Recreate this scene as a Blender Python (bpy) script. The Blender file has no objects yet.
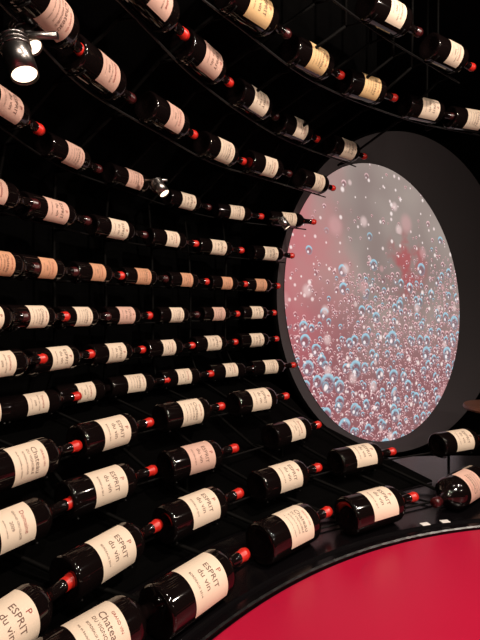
import bpy, bmesh, math, random
from mathutils import Vector, Matrix
random.seed(7)
EYE=1.45
V=Vector
coll=bpy.context.collection
sc=bpy.context.scene
sc.view_settings.view_transform='Standard'

# ------------------------------------------------------------ materials
def mat(name,col,rough=.5,metal=0,spec=.5,noise=None):
    m=bpy.data.materials.new(name);m.use_nodes=True
    nt=m.node_tree;b=nt.nodes['Principled BSDF']
    b.inputs['Base Color'].default_value=(*col,1)
    b.inputs['Roughness'].default_value=rough
    b.inputs['Metallic'].default_value=metal
    b.inputs['Specular IOR Level'].default_value=spec
    if noise:
        sca,amt=noise
        n=nt.nodes.new('ShaderNodeTexNoise');n.inputs['Scale'].default_value=sca;n.inputs['Detail'].default_value=5
        tc=nt.nodes.new('ShaderNodeTexCoord');nt.links.new(tc.outputs['Object'],n.inputs['Vector'])
        mx=nt.nodes.new('ShaderNodeMix');mx.data_type='RGBA'
        mx.inputs['A'].default_value=(*[c*(1-amt) for c in col],1)
        mx.inputs['B'].default_value=(*[min(1,c*(1+amt)) for c in col],1)
        nt.links.new(n.outputs['Fac'],mx.inputs['Factor']);nt.links.new(mx.outputs['Result'],b.inputs['Base Color'])
    return m
glass=mat('dark_glass',(.005,.003,.003),.07,spec=.6)
ink=mat('label_ink',(.16,.09,.07),.7)
inkred=mat('label_ink_red',(.35,.06,.05),.7)
cap=mat('red_capsule',(.66,.022,.014),.32)
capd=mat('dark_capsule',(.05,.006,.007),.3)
labs={'c':mat('label_cream',(.86,.70,.55),.6,noise=(18,.06)),
      'p':mat('label_pink',(.74,.47,.38),.6,noise=(18,.08)),
      'o':mat('label_orange',(.68,.35,.21),.6,noise=(18,.08)),
      'y':mat('label_yellow',(.80,.54,.27),.6,noise=(18,.08))}
black=mat('black_wall_shadowed',(.0008,.0007,.0007),.8,spec=.03,noise=(3,.3))  # black walls, with deep shadow put into the near-black base colour
blackgloss=mat('black_lacquer',(.003,.0025,.003),.2,spec=.35,noise=(5,.2))
rackm=mat('rack_steel',(.008,.007,.007),.45,metal=.3,spec=.2)
railm=mat('rail_steel_lit',(.09,.085,.085),.35,metal=.9)  # upper rails only: lighter colour paints in the light they catch
ribm=mat('rib_bronze',(.0015,.0012,.001),.7,metal=0,spec=.08)
steel=mat('brushed_steel',(.35,.33,.32),.3,metal=1)
grey=mat('screen_surround_grey',(.070,.062,.065),.75,spec=.2,noise=(2,.1))
redm=mat('red_lacquer',(.46,.007,.040),.34,spec=.5,noise=(1.5,.08))
white=mat('white_card',(.8,.78,.75),.6)
wood=mat('brown_wood',(.16,.06,.03),.45,noise=(12,.4))

def obj(name,me,parent=None):
    o=bpy.data.objects.new(name,me);coll.objects.link(o)
    if parent: o.parent=parent
    return o
def finish(bm,name,mats,smooth=True):
    bmesh.ops.recalc_face_normals(bm,faces=bm.faces)
    me=bpy.data.meshes.new(name);bm.to_mesh(me);bm.free()
    for m in mats: me.materials.append(m)
    return me
def tube(bm,pts,r,n=8,mi=0):
    pts=[V(p) for p in pts]
    rings=[];ref=None
    for i,p in enumerate(pts):
        t=(pts[min(i+1,len(pts)-1)]-pts[max(i-1,0)]).normalized()
        if ref is None:
            ref=t.orthogonal().normalized()
        u=(ref-t*ref.dot(t)).normalized();ref=u
        w=t.cross(u)
        rings.append([bm.verts.new(p+(u*math.cos(a)+w*math.sin(a))*r) for a in [k*2*math.pi/n for k in range(n)]])
    for a,b in zip(rings,rings[1:]):
        for j in range(n):
            f=bm.faces.new((a[j],a[(j+1)%n],b[(j+1)%n],b[j]));f.smooth=True;f.material_index=mi
    for rg in (rings[0],rings[-1]):
        f=bm.faces.new(rg);f.material_index=mi

# ------------------------------------------------------------ bottle rows (metres; z relative to eye height, label centre)
# kind, label elevation, yaw offset, label colours, positions
rows=[
('M',-12,-6,'ccc',[(.239,1.352,1.0),(.532,1.627,1.0),(.843,1.882,1.0)]),
('M',-12,-6,'yyycc',[(.066,1.44,.9),(.288,1.728,.9),(.535,1.946,.9),(.855,2.16,.9),(1.109,2.274,.9)]),
('M',-12,-4,'ppccc',[(-.195,1.247,.8),(-.081,1.548,.8),(.085,1.855,.8),(.276,2.133,.8),(.55,2.4,.8)]),
('M',-12,-2,'pppccc',[(-.386,1.058,.65),(-.351,1.328,.65),(-.212,1.642,.65),(-.049,1.975,.65),(.145,2.182,.65),(.409,2.457,.65)]),
('S',-4,-5,'pppccc',[(-.538,1.147,.49),(-.512,1.517,.49),(-.388,1.809,.49),(-.225,2.158,.49),(-.01,2.39,.485),(.265,2.54,.48)]),
('S',-2,-6,'ppcccc',[(-.602,1.195,.298),(-.543,1.447,.298),(-.436,1.76,.298),(-.278,2.022,.298),(-.095,2.276,.298),(.166,2.50,.295)]),
('s',0,-9,'ooooooo',[(-.597,1.22,.119),(-.556,1.405,.123),(-.483,1.655,.128),(-.372,1.88,.1305),(-.2275,2.1,.131),(-.058,2.317,.131),(.114,2.49,.130)]),
('s',5,-9,'cccpcpc',[(-.604,1.17,-.016),(-.5675,1.362,-.017),(-.509,1.577,-.02),(-.419,1.795,-.019),(-.264,2.044,-.018),(-.095,2.276,-.016),(.093,2.47,-.012)]),
('S',10,-6,'cccccc',[(-.597,1.22,-.135),(-.538,1.46,-.143),(-.4435,1.745,-.151),(-.292,2.0,-.153),(-.117,2.25,-.153),(.093,2.47,-.150)]),
('S',15,-6,'ccccccc',[(-.70,1.318,-.28),(-.608,1.445,-.28),(-.529,1.659,-.28),(-.395,1.841,-.28),(-.233,2.036,-.28),(-.037,2.24,-.28),(.16,2.4,-.28)]),
('M',24,-3,'cccc',[(-.49,1.12,-.35),(-.359,1.4,-.35),(-.1645,1.68,-.35),(.0875,1.909,-.35)]),
('M',32,-2,'ccpc',[(-.471,1.005,-.45),(-.338,1.249,-.45),(-.118,1.49,-.45),(.221,1.83,-.45)]),
('M',42,0,'cccccc',[(-.383,.792,-.52),(-.273,1.049,-.52),(-.096,1.28,-.52),(.1595,1.531,-.52),(.458,1.745,-.52),(.921,1.965,-.52)]),
('L',52,4,'ccccp',[(-.245,.84,-.56),(-.0745,1.022,-.56),(.156,1.292,-.56),(.428,1.437,-.56),(.785,1.60,-.56)]),
]
DIM={'S':(.038,.285),'s':(.035,.235),'M':(.049,.300),'L':(.055,.305)}

def text_mesh(body,width,maxh,cx,cy,r,bm,mi):
    cu=bpy.data.curves.new('t','FONT');cu.body=body;cu.size=1;cu.align_x='CENTER';cu.resolution_u=2
    o=bpy.data.objects.new('t',cu);coll.objects.link(o)
    dg=bpy.context.evaluated_depsgraph_get();dg.update()
    me=bpy.data.meshes.new_from_object(o.evaluated_get(dg))
    xs=[v.co.x for v in me.vertices];ys=[v.co.y for v in me.vertices]
    if xs:
        s=min(width/(max(xs)-min(xs)),maxh/(max(ys)-min(ys)))
        mx=(max(xs)+min(xs))/2;my=(max(ys)+min(ys))/2
        vs=[]
        for v in me.vertices:
            x=(v.co.x-mx)*s+cx;y=(v.co.y-my)*s+cy
            a=x/r;vs.append(bm.verts.new(((r+.0014)*math.sin(a),-(r+.0014)*math.cos(a),y)))
        for p in me.polygons:
            try:
                f=bm.faces.new([vs[i] for i in p.vertices]);f.material_index=mi
            except ValueError: pass
    bpy.data.objects.remove(o);bpy.data.meshes.remove(me);bpy.data.curves.remove(cu)

CACHE={}
def bottle(k,l,v,dark):
    key=(k,l,v,dark)
    if key in CACHE: return CACHE[key]
    r,L=DIM[k]
    nk=.0135
    prof=[(0,.012),(r*.55,.006),(r*.88,0),(r*.98,.003),(r,.010),(r,L*.60),(r*.985,L*.625),(r*.90,L*.655),(r*.72,L*.69),(r*.50,L*.725),(nk*1.1,L*.76),(nk,L*.80),
          (nk*.98,L*.90),(nk*1.06,L*.902),(nk*1.04,L*.95),(nk*1.18,L*.955),(nk*1.18,L*.975),(nk*1.06,L*.98),(nk*1.03,L),(0,L)]
    bm=bmesh.new();N=36;rings=[]
    off=L*.375
    for rr,z in prof:
        rings.append([bm.verts.new((max(rr,1e-5)*math.cos(t*2*math.pi/N),max(rr,1e-5)*math.sin(t*2*math.pi/N),z-off)) for t in range(N)])
    for i in range(len(rings)-1):
        for j in range(N):
            fc=bm.faces.new((rings[i][j],rings[i][(j+1)%N],rings[i+1][(j+1)%N],rings[i+1][j]));fc.smooth=True
            fc.material_index=2 if i>=12 else 0
    bmesh.ops.recalc_face_normals(bm,faces=bm.faces)
    n=20;rr=r+.0007
    hh={'S':.040,'s':.034,'M':.046,'L':.047}[k]*(1,.88,1.08)[v]
    phi=math.radians((64,58,66)[v])
    g=[[bm.verts.new((rr*math.sin(a),-rr*math.cos(a),z)) for a in [-phi+2*phi*i/n for i in range(n+1)]] for z in (-hh,hh)]
    for i in range(n):
        fc=bm.faces.new((g[0][i],g[0][i+1],g[1][i+1],g[1][i]));fc.material_index=1;fc.smooth=True
    W=2*phi*r
    if v==0:
        text_mesh('GRAND VIN',W*.4,hh*.12,0,hh*.72,r,bm,4)
        text_mesh('Chateau',W*.6,hh*.30,0,hh*.34,r,bm,3)
        text_mesh('DU VIGNOBLE',W*.55,hh*.15,0,0,r,bm,3)
        text_mesh('BORDEAUX ROUGE',W*.5,hh*.1,0,-hh*.3,r,bm,3)
        text_mesh('mis en bouteille au chateau',W*.6,hh*.09,0,-hh*.62,r,bm,3)
    elif v==1:
        text_mesh('Domaine',W*.5,hh*.26,0,hh*.45,r,bm,4)
        text_mesh('GRAND CRU CLASSE',W*.65,hh*.13,0,hh*.05,r,bm,3)
        text_mesh('2009',W*.22,hh*.18,0,-hh*.3,r,bm,3)
        text_mesh('appellation controlee',W*.55,hh*.1,0,-hh*.65,r,bm,3)
    else:
        text_mesh('P',W*.1,hh*.24,0,hh*.70,r,bm,4)
        text_mesh('ESPRIT',W*.66,hh*.27,0,hh*.3,r,bm,3)
        text_mesh('du vin',W*.42,hh*.27,0,-hh*.14,r,bm,3)
        text_mesh('BORDEAUX 2014',W*.45,hh*.11,0,-hh*.62,r,bm,3)
    me=bpy.data.meshes.new('wine_bottle');bm.to_mesh(me);bm.free()
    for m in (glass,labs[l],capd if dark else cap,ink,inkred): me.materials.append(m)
    CACHE[key]=me
    return me

rack=bmesh.new()
rowpts=[]
for ri,(k,e,yo,cols,P) in enumerate(rows):
    P=[V(p) for p in P];r,L=DIM[k];line=[]
    for i,p in enumerate(P):
        a=P[max(0,i-1)];b=P[min(len(P)-1,i+1)]
        yaw=math.atan2(b.y-a.y,b.x-a.x)+math.radians(yo)
        flip=(ri==len(rows)-1 and i==len(P)-1)
        if flip: yaw=math.radians(42)
        er=math.radians(e if not flip else 38)
        n=V((math.sin(yaw),-math.cos(yaw),0))
        fv=n*math.cos(er)+V((0,0,math.sin(er)))
        c=p-fv*r+V((0,0,EYE))
        if ri==len(rows)-1: c.z=.784+r+.0005
        d=V((math.cos(yaw),math.sin(yaw),0))
        dd=-d if flip else d
        v=(ri*5+i*3+i*i)%3
        if ri in (10,12,13): v=2 if (i%2==1 or ri==12) else 0
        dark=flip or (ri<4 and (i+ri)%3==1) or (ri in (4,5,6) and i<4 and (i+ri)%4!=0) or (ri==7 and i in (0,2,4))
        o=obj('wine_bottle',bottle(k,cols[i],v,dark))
        Y=-fv;X=Y.cross(dd)
        roll=Matrix.Rotation(math.radians(random.uniform(-9,9)),4,'Z')
        M=Matrix((X,Y,dd)).transposed().to_4x4()@roll;M.translation=c
        o.matrix_world=M
        for s in (-L*.30,L*.19):
            pts=[]
            for q in range(13):
                a2=math.radians(165+q*((140 if ri<13 else 90)/12))
                pts.append(c+dd*s+(n*math.cos(a2)+V((0,0,1))*math.sin(a2))*(r+.0035))
            tube(rack,pts,.0022,6,0)
        line.append(c-n*(r*.78)-V((0,0,r*.78+.004)))
    ext=[line[0]+(line[0]-line[1])*.7]+line+[line[-1]+(line[-1]-line[-2])*(.45 if ri not in(9,10,11) else .25)]
    sm=[]
    for i in range(len(ext)-1):
        p0=ext[max(0,i-1)];p1=ext[i];p2=ext[i+1];p3=ext[min(len(ext)-1,i+2)]
        for q in range(6):
            t=q/6
            sm.append(.5*((2*p1)+(p2-p0)*t+(2*p0-5*p1+4*p2-p3)*t*t+(3*p1-p0-3*p2+p3)*t**3))
    sm.append(ext[-1])
    tube(rack,sm,.0035,8,1 if ri in (1,2,3) else 0)
    rowpts.append(sm)
    if ri in (10,11,12):      # short posts standing on the bench
        for q in (line[-1],line[-2]) + ((line[-3],) if ri==12 else ()):
            if (q-V((1.02,.143,q.z))).length<2.0: tube(rack,[q,V((q.x,q.y,.785))],.006,8,2)

CX,CY=1.5,1.0
def polar(p): return math.degrees(math.atan2(p.y-CY,p.x-CX))%360, math.hypot(p.x-CX,p.y-CY)
def at(ri,az,clamp=True):
    pp=sorted([polar(p)+(p.z,) for p in rowpts[ri]])
    if az<=pp[0][0]: return (pp[0][1],pp[0][2]) if clamp else None
    if az>=pp[-1][0]: return (pp[-1][1],pp[-1][2]) if clamp else None
    for a,b in zip(pp,pp[1:]):
        if a[0]<=az<=b[0]:
            t=(az-a[0])/max(1e-6,b[0]-a[0]);return a[1]+(b[1]-a[1])*t,a[2]+(b[2]-a[2])*t
def pol(az,rr,z): return V((CX+rr*math.cos(math.radians(az)),CY+rr*math.sin(math.radians(az)),z))
for az in (114,122,131,137,143.5,150,157,164,171,178,186):
    pts=[]
    for ri in range(len(rows)):
        g=at(ri,az,False)
        if g and not (az<134 and g[1]<2.0):
            pts.append(pol(az,g[0]+.055,g[1]))
            tube(rack,[pol(az,g[0],g[1]),pol(az,g[0]+.055,g[1])],.004,6,2)
    if len(pts)>1:
        if pts[-1].z>.80 and az>134: pts.append(V((pts[-1].x,pts[-1].y,.785)))
        tube(rack,pts,.006,8,2)
    if pts and pts[0].z>2.0: tube(rack,[pts[0],V((pts[0].x,pts[0].y,3.09))],.006,6,2)
obj('bottle_rack',finish(rack,'bottle_rack',[rackm,railm,ribm]))

bm=bmesh.new();grid=[]
azs=[132+i*2.5 for i in range(26)]
for az in azs:
    col=[]
    g=at(0,az);col.append(bm.verts.new(pol(az,g[0]+.2,3.1)))
    for ri in range(len(rows)):
        g=at(ri,az);col.append(bm.verts.new(pol(az,g[0]+(.16 if ri>3 else .2),g[1])))
    col.append(bm.verts.new(pol(az,at(len(rows)-1,az)[0]+.16,.785)))
    grid.append(col)
for a,b in zip(grid,grid[1:]):
    for j in range(len(a)-1):
        bm.faces.new((a[j],b[j],b[j+1],a[j+1])).smooth=True
obj('wall_left',finish(bm,'wall_left',[black]))

def revolve(name,prof,cx,cy,mats,n=128,mis=None,close=False):
    bm=bmesh.new();rg=[]
    for rr,z in prof:
        rg.append([bm.verts.new((cx+rr*math.cos(t*2*math.pi/n),cy+rr*math.sin(t*2*math.pi/n),z)) for t in range(n)])
    seq=list(zip(rg,rg[1:]))
    if close: seq.append((rg[-1],rg[0]))
    for i,(a,b) in enumerate(seq):
        for j in range(n):
            f=bm.faces.new((a[j],a[(j+1)%n],b[(j+1)%n],b[j]))
            if mis: f.material_index=mis[i]
    return obj(name,finish(bm,name,mats))
BX,BY=1.02,.143
revolve('curved_red_counter',[(.97,.71),(.97,.763),(.975,.768),(1.362,.768),(1.369,.763),(1.369,.71)],BX,BY,[redm],close=True,n=192)
revolve('black_bench',[(1.373,0),(1.373,.770),(1.377,.774),(1.394,.776),(1.397,.781),(1.402,.784),(2.04,.784),(2.05,.778),(2.05,0)],BX,BY,[blackgloss],n=192)
revolve('counter_plinth',[(1.10,0),(1.10,.709),(1.34,.709),(1.34,0)],BX,BY,[black])
revolve('wall_back',[(3.95,0),(3.95,3.1)],1.2,.8,[black])
def disc(name,z,R,m):
    bm=bmesh.new();bmesh.ops.create_circle(bm,cap_ends=True,segments=96,radius=R)
    for v in bm.verts: v.co+=V((1.2,.8,z))
    obj(name,finish(bm,name,[m]))
disc('floor',0,3.95,blackgloss);disc('ceiling',3.1,3.95,black)

# ------------------------------------------------------------ screen
T=V((.8,.6,0)).normalized();NN=V((.6,-.8,0));UP=(V((0,0,1))-NN*.07).normalized();NS=T.cross(UP)
c0=V((1.090,3.565,.066+EYE));r0=1.02
m=bpy.data.materials.new('screen_bubbles');m.use_nodes=True;nt=m.node_tree;nt.nodes.clear();lk=nt.links.new
def nd(t,**kw):
    n=nt.nodes.new(t)
    for a,b in kw.items(): setattr(n,a,b)
    return n
def M_(op,a,b=None,c=None,clamp=False):
    n=nd('ShaderNodeMath',operation=op,use_clamp=clamp)
    for i,x in enumerate((a,b,c)):
        if x is None: continue
        if isinstance(x,(int,float)): n.inputs[i].default_value=x
        else: lk(x,n.inputs[i])
    return n.outputs[0]
def mr(x,a,b,c=0,d=1):
    n=nd('ShaderNodeMapRange',interpolation_type='SMOOTHSTEP');lk(x,n.inputs[0])
    for i,q in enumerate((a,b,c,d)): n.inputs[i+1].default_value=q
    return n.outputs[0]
def mix(fac,a,b):
    n=nd('ShaderNodeMix',data_type='RGBA');
    if isinstance(fac,(int,float)): n.inputs['Factor'].default_value=fac
    else: lk(fac,n.inputs['Factor'])
    for nm,x in (('A',a),('B',b)):
        if isinstance(x,tuple): n.inputs[nm].default_value=(*x,1)
        else: lk(x,n.inputs[nm])
    return n.outputs['Result']
uv=nd('ShaderNodeUVMap');uv.uv_map='UVMap'
sx=nd('ShaderNodeSeparateXYZ');lk(uv.outputs[0],sx.inputs[0])
U,W=sx.outputs[0],sx.outputs[1]
def noise(s,d=3,off=0):
    mp=nd('ShaderNodeMapping');lk(uv.outputs[0],mp.inputs[0]);mp.inputs['Location'].default_value=(off,off*.7,0)
    n=nd('ShaderNodeTexNoise');lk(mp.outputs[0],n.inputs['Vector']);n.inputs['Scale'].default_value=s;n.inputs['Detail'].default_value=d
    return n.outputs['Fac']
base=mix(mr(noise(1.3,2),.35,.65),(.25,.19,.175),(.34,.28,.25))
lp=M_('ADD',M_('MULTIPLY',U,-.9),M_('MULTIPLY',W,-.15))
pk=M_('MULTIPLY',mr(M_('ADD',lp,M_('MULTIPLY',noise(2.2,4,3),.8)),.55,1.35),.85)
base=mix(pk,base,(.55,.15,.17))
low=mr(M_('ADD',M_('MULTIPLY',W,-1),M_('MULTIPLY',noise(2.5,3,8),.7)),.15,1.0)
base=mix(M_('MULTIPLY',low,.75),base,(.24,.07,.085))
# red blotch right of centre
du=M_('SUBTRACT',U,.28);dw=M_('SUBTRACT',W,.28)
rr2=M_('ADD',M_('MULTIPLY',du,du),M_('MULTIPLY',dw,dw))
rb=M_('MULTIPLY',M_('MULTIPLY',mr(rr2,.10,.01),mr(noise(5,3,14),.40,.6)),.75)
base=mix(rb,base,(.40,.07,.08))
def layer(cur,scale,rmin,rmax,prob,dark,ringcol,hicol,off,amt=1,soft=0):
    mp=nd('ShaderNodeMapping');lk(uv.outputs[0],mp.inputs[0]);mp.inputs['Location'].default_value=(off,off*1.3,0)
    v=nd('ShaderNodeTexVoronoi',voronoi_dimensions='2D',feature='F1');lk(mp.outputs[0],v.inputs['Vector']);v.inputs['Scale'].default_value=scale
    v.inputs['Randomness'].default_value=.8
    cs=nd('ShaderNodeSeparateXYZ');lk(v.outputs['Color'],cs.inputs[0])
    d=v.outputs['Distance']
    rad=M_('MULTIPLY_ADD',M_('POWER',cs.outputs[0],1.6),rmax-rmin,rmin)
    q=M_('DIVIDE',d,rad)
    pres=M_('MULTIPLY',mr(M_('SUBTRACT',prob,cs.outputs[2]),-.02,.02),amt)
    inside=M_('MULTIPLY',mr(q,1.05,.8),pres)
    ring=M_('MULTIPLY',M_('MULTIPLY',mr(q,.45,.85),mr(q,1.1,.92)),pres)
    mp2=nd('ShaderNodeVectorMath',operation='SUBTRACT');lk(mp.outputs[0],mp2.inputs[0]);lk(v.outputs['Position'],mp2.inputs[1])
    s2=nd('ShaderNodeSeparateXYZ');lk(mp2.outputs[0],s2.inputs[0])
    ly=M_('DIVIDE',M_('MULTIPLY',s2.outputs[1],scale),rad)
    top=mr(ly,-.1,.6)
    lx=M_('DIVIDE',M_('MULTIPLY',s2.outputs[0],scale),rad)
    sp=mr(M_('ADD',M_('POWER',M_('ADD',lx,.3),2),M_('POWER',M_('SUBTRACT',ly,-.35),2)),.12,.03)
    cur=mix(M_('MULTIPLY',inside,.5),cur,dark)
    cur=mix(M_('MULTIPLY',ring,M_('MULTIPLY_ADD',top,.8,.15)),cur,ringcol)
    cur=mix(M_('MULTIPLY',M_('MULTIPLY',inside,sp),.85),cur,hicol)
    return cur
den=mr(M_('ADD',M_('ADD',M_('MULTIPLY',W,-1.0),M_('MULTIPLY',U,.15)),M_('MULTIPLY',noise(2.0,2,21),.9)),.02,.75,.04,1.0)
blue=(.34,.60,.72);pinkw=(.82,.52,.53)
base=layer(base,26,.2,.5,M_('MULTIPLY',den,.9),(.22,.06,.075),(.80,.46,.47),(.95,.75,.75),4.1)
base=layer(base,16,.2,.48,den,(.18,.06,.08),pinkw,(1,.85,.85),1.7)
base=layer(base,10.5,.16,.46,M_('MULTIPLY',den,.75),(.15,.08,.10),blue,(.95,.85,.88),9.3)
base=layer(base,7,.16,.45,M_('MULTIPLY',den,.55),(.13,.10,.14),blue,(1,.95,.95),5.2,.9)
def specks(cur,scale,rad,prob,off,col,amt):
    mp=nd('ShaderNodeMapping');lk(uv.outputs[0],mp.inputs[0]);mp.inputs['Location'].default_value=(off,off*.6,0)
    v=nd('ShaderNodeTexVoronoi',voronoi_dimensions='2D');lk(mp.outputs[0],v.inputs['Vector']);v.inputs['Scale'].default_value=scale
    cs=nd('ShaderNodeSeparateXYZ');lk(v.outputs['Color'],cs.inputs[0])
    q=M_('DIVIDE',v.outputs['Distance'],M_('MULTIPLY_ADD',cs.outputs[0],rad,rad*.4))
    f=M_('MULTIPLY',M_('MULTIPLY',mr(q,1,.3),M_('LESS_THAN',cs.outputs[2],prob)),amt)
    return mix(f,cur,col)
base=specks(base,9,.17,.28,2.2,(.92,.78,.75),.85)
base=specks(base,16,.22,.16,6.2,(.92,.74,.72),.75)
base=specks(base,5,.20,.35,11.2,(.80,.60,.58),.6)
base=specks(base,2.6,.20,.35,3.9,(.62,.34,.34),.5)
em=nd('ShaderNodeEmission');lk(base,em.inputs[0]);em.inputs[1].default_value=1.12
ou=nd('ShaderNodeOutputMaterial');lk(em.outputs[0],ou.inputs[0])
bm=bmesh.new();ul=bm.loops.layers.uv.new('UVMap')
N=128
vs=[bm.verts.new(c0+T*r0*math.cos(a)+UP*r0*math.sin(a)) for a in [i*2*math.pi/N for i in range(N)]]
fc=bm.faces.new(vs)
for i,lp_ in enumerate(fc.loops):
    a=i*2*math.pi/N;lp_[ul].uv=(math.cos(a),math.sin(a))
me=bpy.data.meshes.new('round_screen');bm.to_mesh(me);bm.free();me.materials.append(m)
obj('round_screen',me)
# surround: slanted funnel from screen to front rim
A1,B1=1.39,1.165
cl=V((.205,2.700,.175+EYE));c1=cl+T*A1
UR=UP+T*.16
def ell(c,a,b,up): return [c+T*a*math.cos(t)+up*b*math.sin(t) for t in [i*2*math.pi/N for i in range(N)]]
secs=[(ell(c0-NS*.004,r0+.001,r0+.001,UP),0),(ell(c1,A1-.008,B1-.008,UR),0),(ell(c1+NS*.006,A1,B1,UR),1),(ell(c1-NS*.02,A1+.012,B1+.012,UR),1),(ell(c0-NS*.12,r0+.05,r0+.05,UP),1)]
bm=bmesh.new();rg=[[bm.verts.new(p) for p in s[0]] for s in secs]
for i,(a,b) in enumerate(zip(rg,rg[1:])):
    for j in range(N):
        f=bm.faces.new((a[j],a[(j+1)%N],b[(j+1)%N],b[j]));f.smooth=True;f.material_index=0 if i==0 else 1
f=bm.faces.new(rg[-1]);f.material_index=1
obj('screen_surround',finish(bm,'screen_surround',[grey,black]))

# ------------------------------------------------------------ small things
for x,y,a in ((.575,1.478,.3),(.645,1.497,.2)):
    bm=bmesh.new();bmesh.ops.create_cube(bm,size=1)
    for v in bm.verts: v.co=V((v.co.x*.028,v.co.y*.018,v.co.z*.002))
    bmesh.ops.bevel(bm,geom=bm.edges[:],offset=.0006,segments=1,affect='EDGES')
    o=obj('price_card',finish(bm,'price_card',[white]));o.location=(x,y,.7852);o.rotation_euler=(0,0,a)
revolve('side_table',[(0.001,0),(.16,0),(.16,.02),(.03,.04),(.025,.80),(.06,.83),(.20,.835),(.205,.845),(.20,.86),(0.001,.86)],1.60,2.95,[wood],n=48)

# small accent spotlights clamped on the rack
lens=bpy.data.materials.new('lamp_lens');lens.use_nodes=True
b_=lens.node_tree.nodes['Principled BSDF'];b_.inputs['Emission Color'].default_value=(1,.72,.5,1);b_.inputs['Emission Strength'].default_value=3
def accent(loc,aim,S,arm):
    root=bpy.data.objects.new('accent_spotlight',None);coll.objects.link(root);root.location=loc
    q=V(aim).to_track_quat('-Z','Y');root.rotation_mode='QUATERNION';root.rotation_quaternion=q
    bm=bmesh.new();rg=[]
    for rr,z in ((.026,-.05),(.028,-.052),(.029,0),(.027,.03),(.014,.045),(.001,.046)):
        rg.append([bm.verts.new((rr*S*math.cos(t*math.pi/12),rr*S*math.sin(t*math.pi/12),z*S)) for t in range(24)])
    for a,b in zip(rg,rg[1:]):
        for j in range(24): bm.faces.new((a[j],a[(j+1)%24],b[(j+1)%24],b[j])).smooth=True
    for z in (.012,.022,.032): 
        tube(bm,[V((.03*S*math.cos(t*math.pi/12),.03*S*math.sin(t*math.pi/12),z*S)) for t in range(25)],.0016*S,6)
    obj('lamp_body',finish(bm,'lamp_body',[steel]),root)
    bm=bmesh.new();bmesh.ops.create_circle(bm,cap_ends=True,segments=24,radius=.0255*S)
    for v in bm.verts: v.co.z=-.046*S
    obj('lamp_glass',finish(bm,'lamp_glass',[lens]),root)
    bm=bmesh.new()
    inv=q.inverted();a=inv@V(arm)
    tube(bm,[V((0,0,.03*S)),V((0,0,.03*S))*.4+a*.3+V((0,0,.02*S)),a],.005*S,8)
    tube(bm,[a-inv@V((.05*S,-.02*S,0)),a+inv@V((.07*S,.02*S,0))],.008*S,8)
    obj('lamp_bracket',finish(bm,'lamp_bracket',[steel]),root)
accent((-.435,.95,EYE+.50),(.35,-.15,-.9),.95,(-.01,.04,.07))
accent((-.47,1.06,EYE+.60),(.5,-.1,-.7),.75,(-.03,.04,.05))
accent((-.29,1.74,EYE+.445),(.5,-.2,-.7),.7,(-.03,.05,.04))
accent((.20,2.2,EYE+.40),(.5,-.1,-.7),.6,(-.03,.06,.03))

cd=bpy.data.cameras.new('camera');co=obj('camera',cd)
cd.sensor_fit='VERTICAL';cd.sensor_height=36;cd.lens=27;cd.clip_start=.02
co.location=(0,0,EYE);co.rotation_euler=(math.radians(90-1.19),0,0)
sc.camera=co
def spotlight(loc,p,s,tgt,col=(1,.85,.72)):
    root=bpy.data.objects.new('ceiling_spotlight',None);coll.objects.link(root);root.location=loc
    q=(V(tgt)-V(loc)).to_track_quat('-Z','Y')
    root.rotation_euler=q.to_euler()
    l=bpy.data.lights.new('lamp','AREA');l.energy=p;l.color=col
    l.shape='DISK';l.size=s
    o=bpy.data.objects.new('lamp',l);coll.objects.link(o);o.parent=root
    bm=bmesh.new();rg=[]
    R=s/2+.01
    for rr,z in ((R,-.03),(R,.12),(R*.6,.15),(.001,.15),(.001,.02),(R*.97,.01),(R*.97,-.03)):
        rg.append([bm.verts.new((rr*math.cos(t*math.pi/16),rr*math.sin(t*math.pi/16),z)) for t in range(32)])
    for a,b in zip(rg,rg[1:]):
        for j in range(32): bm.faces.new((a[j],a[(j+1)%32],b[(j+1)%32],b[j]))
    obj('can',finish(bm,'can',[rackm]),root)
spotlight((1.25,.5,2.85),40,.10,(-.1,1.9,.9))
spotlight((.55,-.55,2.75),26,.10,(-.2,1.6,.8))
spotlight((1.7,-.4,2.0),15,.10,(0,2.0,1.3))
spotlight((2.2,.9,2.6),9,.10,(.3,1.9,.9))  # unseen low-power lamp, added for extra highlights on the bottles
spotlight((.35,.55,2.95),6,.10,(-.1,1.3,.8))  # also unseen, added to give the glass more small highlights
w=bpy.data.worlds.new('world');sc.world=w;w.use_nodes=True
w.node_tree.nodes['Background'].inputs[0].default_value=(.02,.02,.022,1);w.node_tree.nodes['Background'].inputs[1].default_value=.1
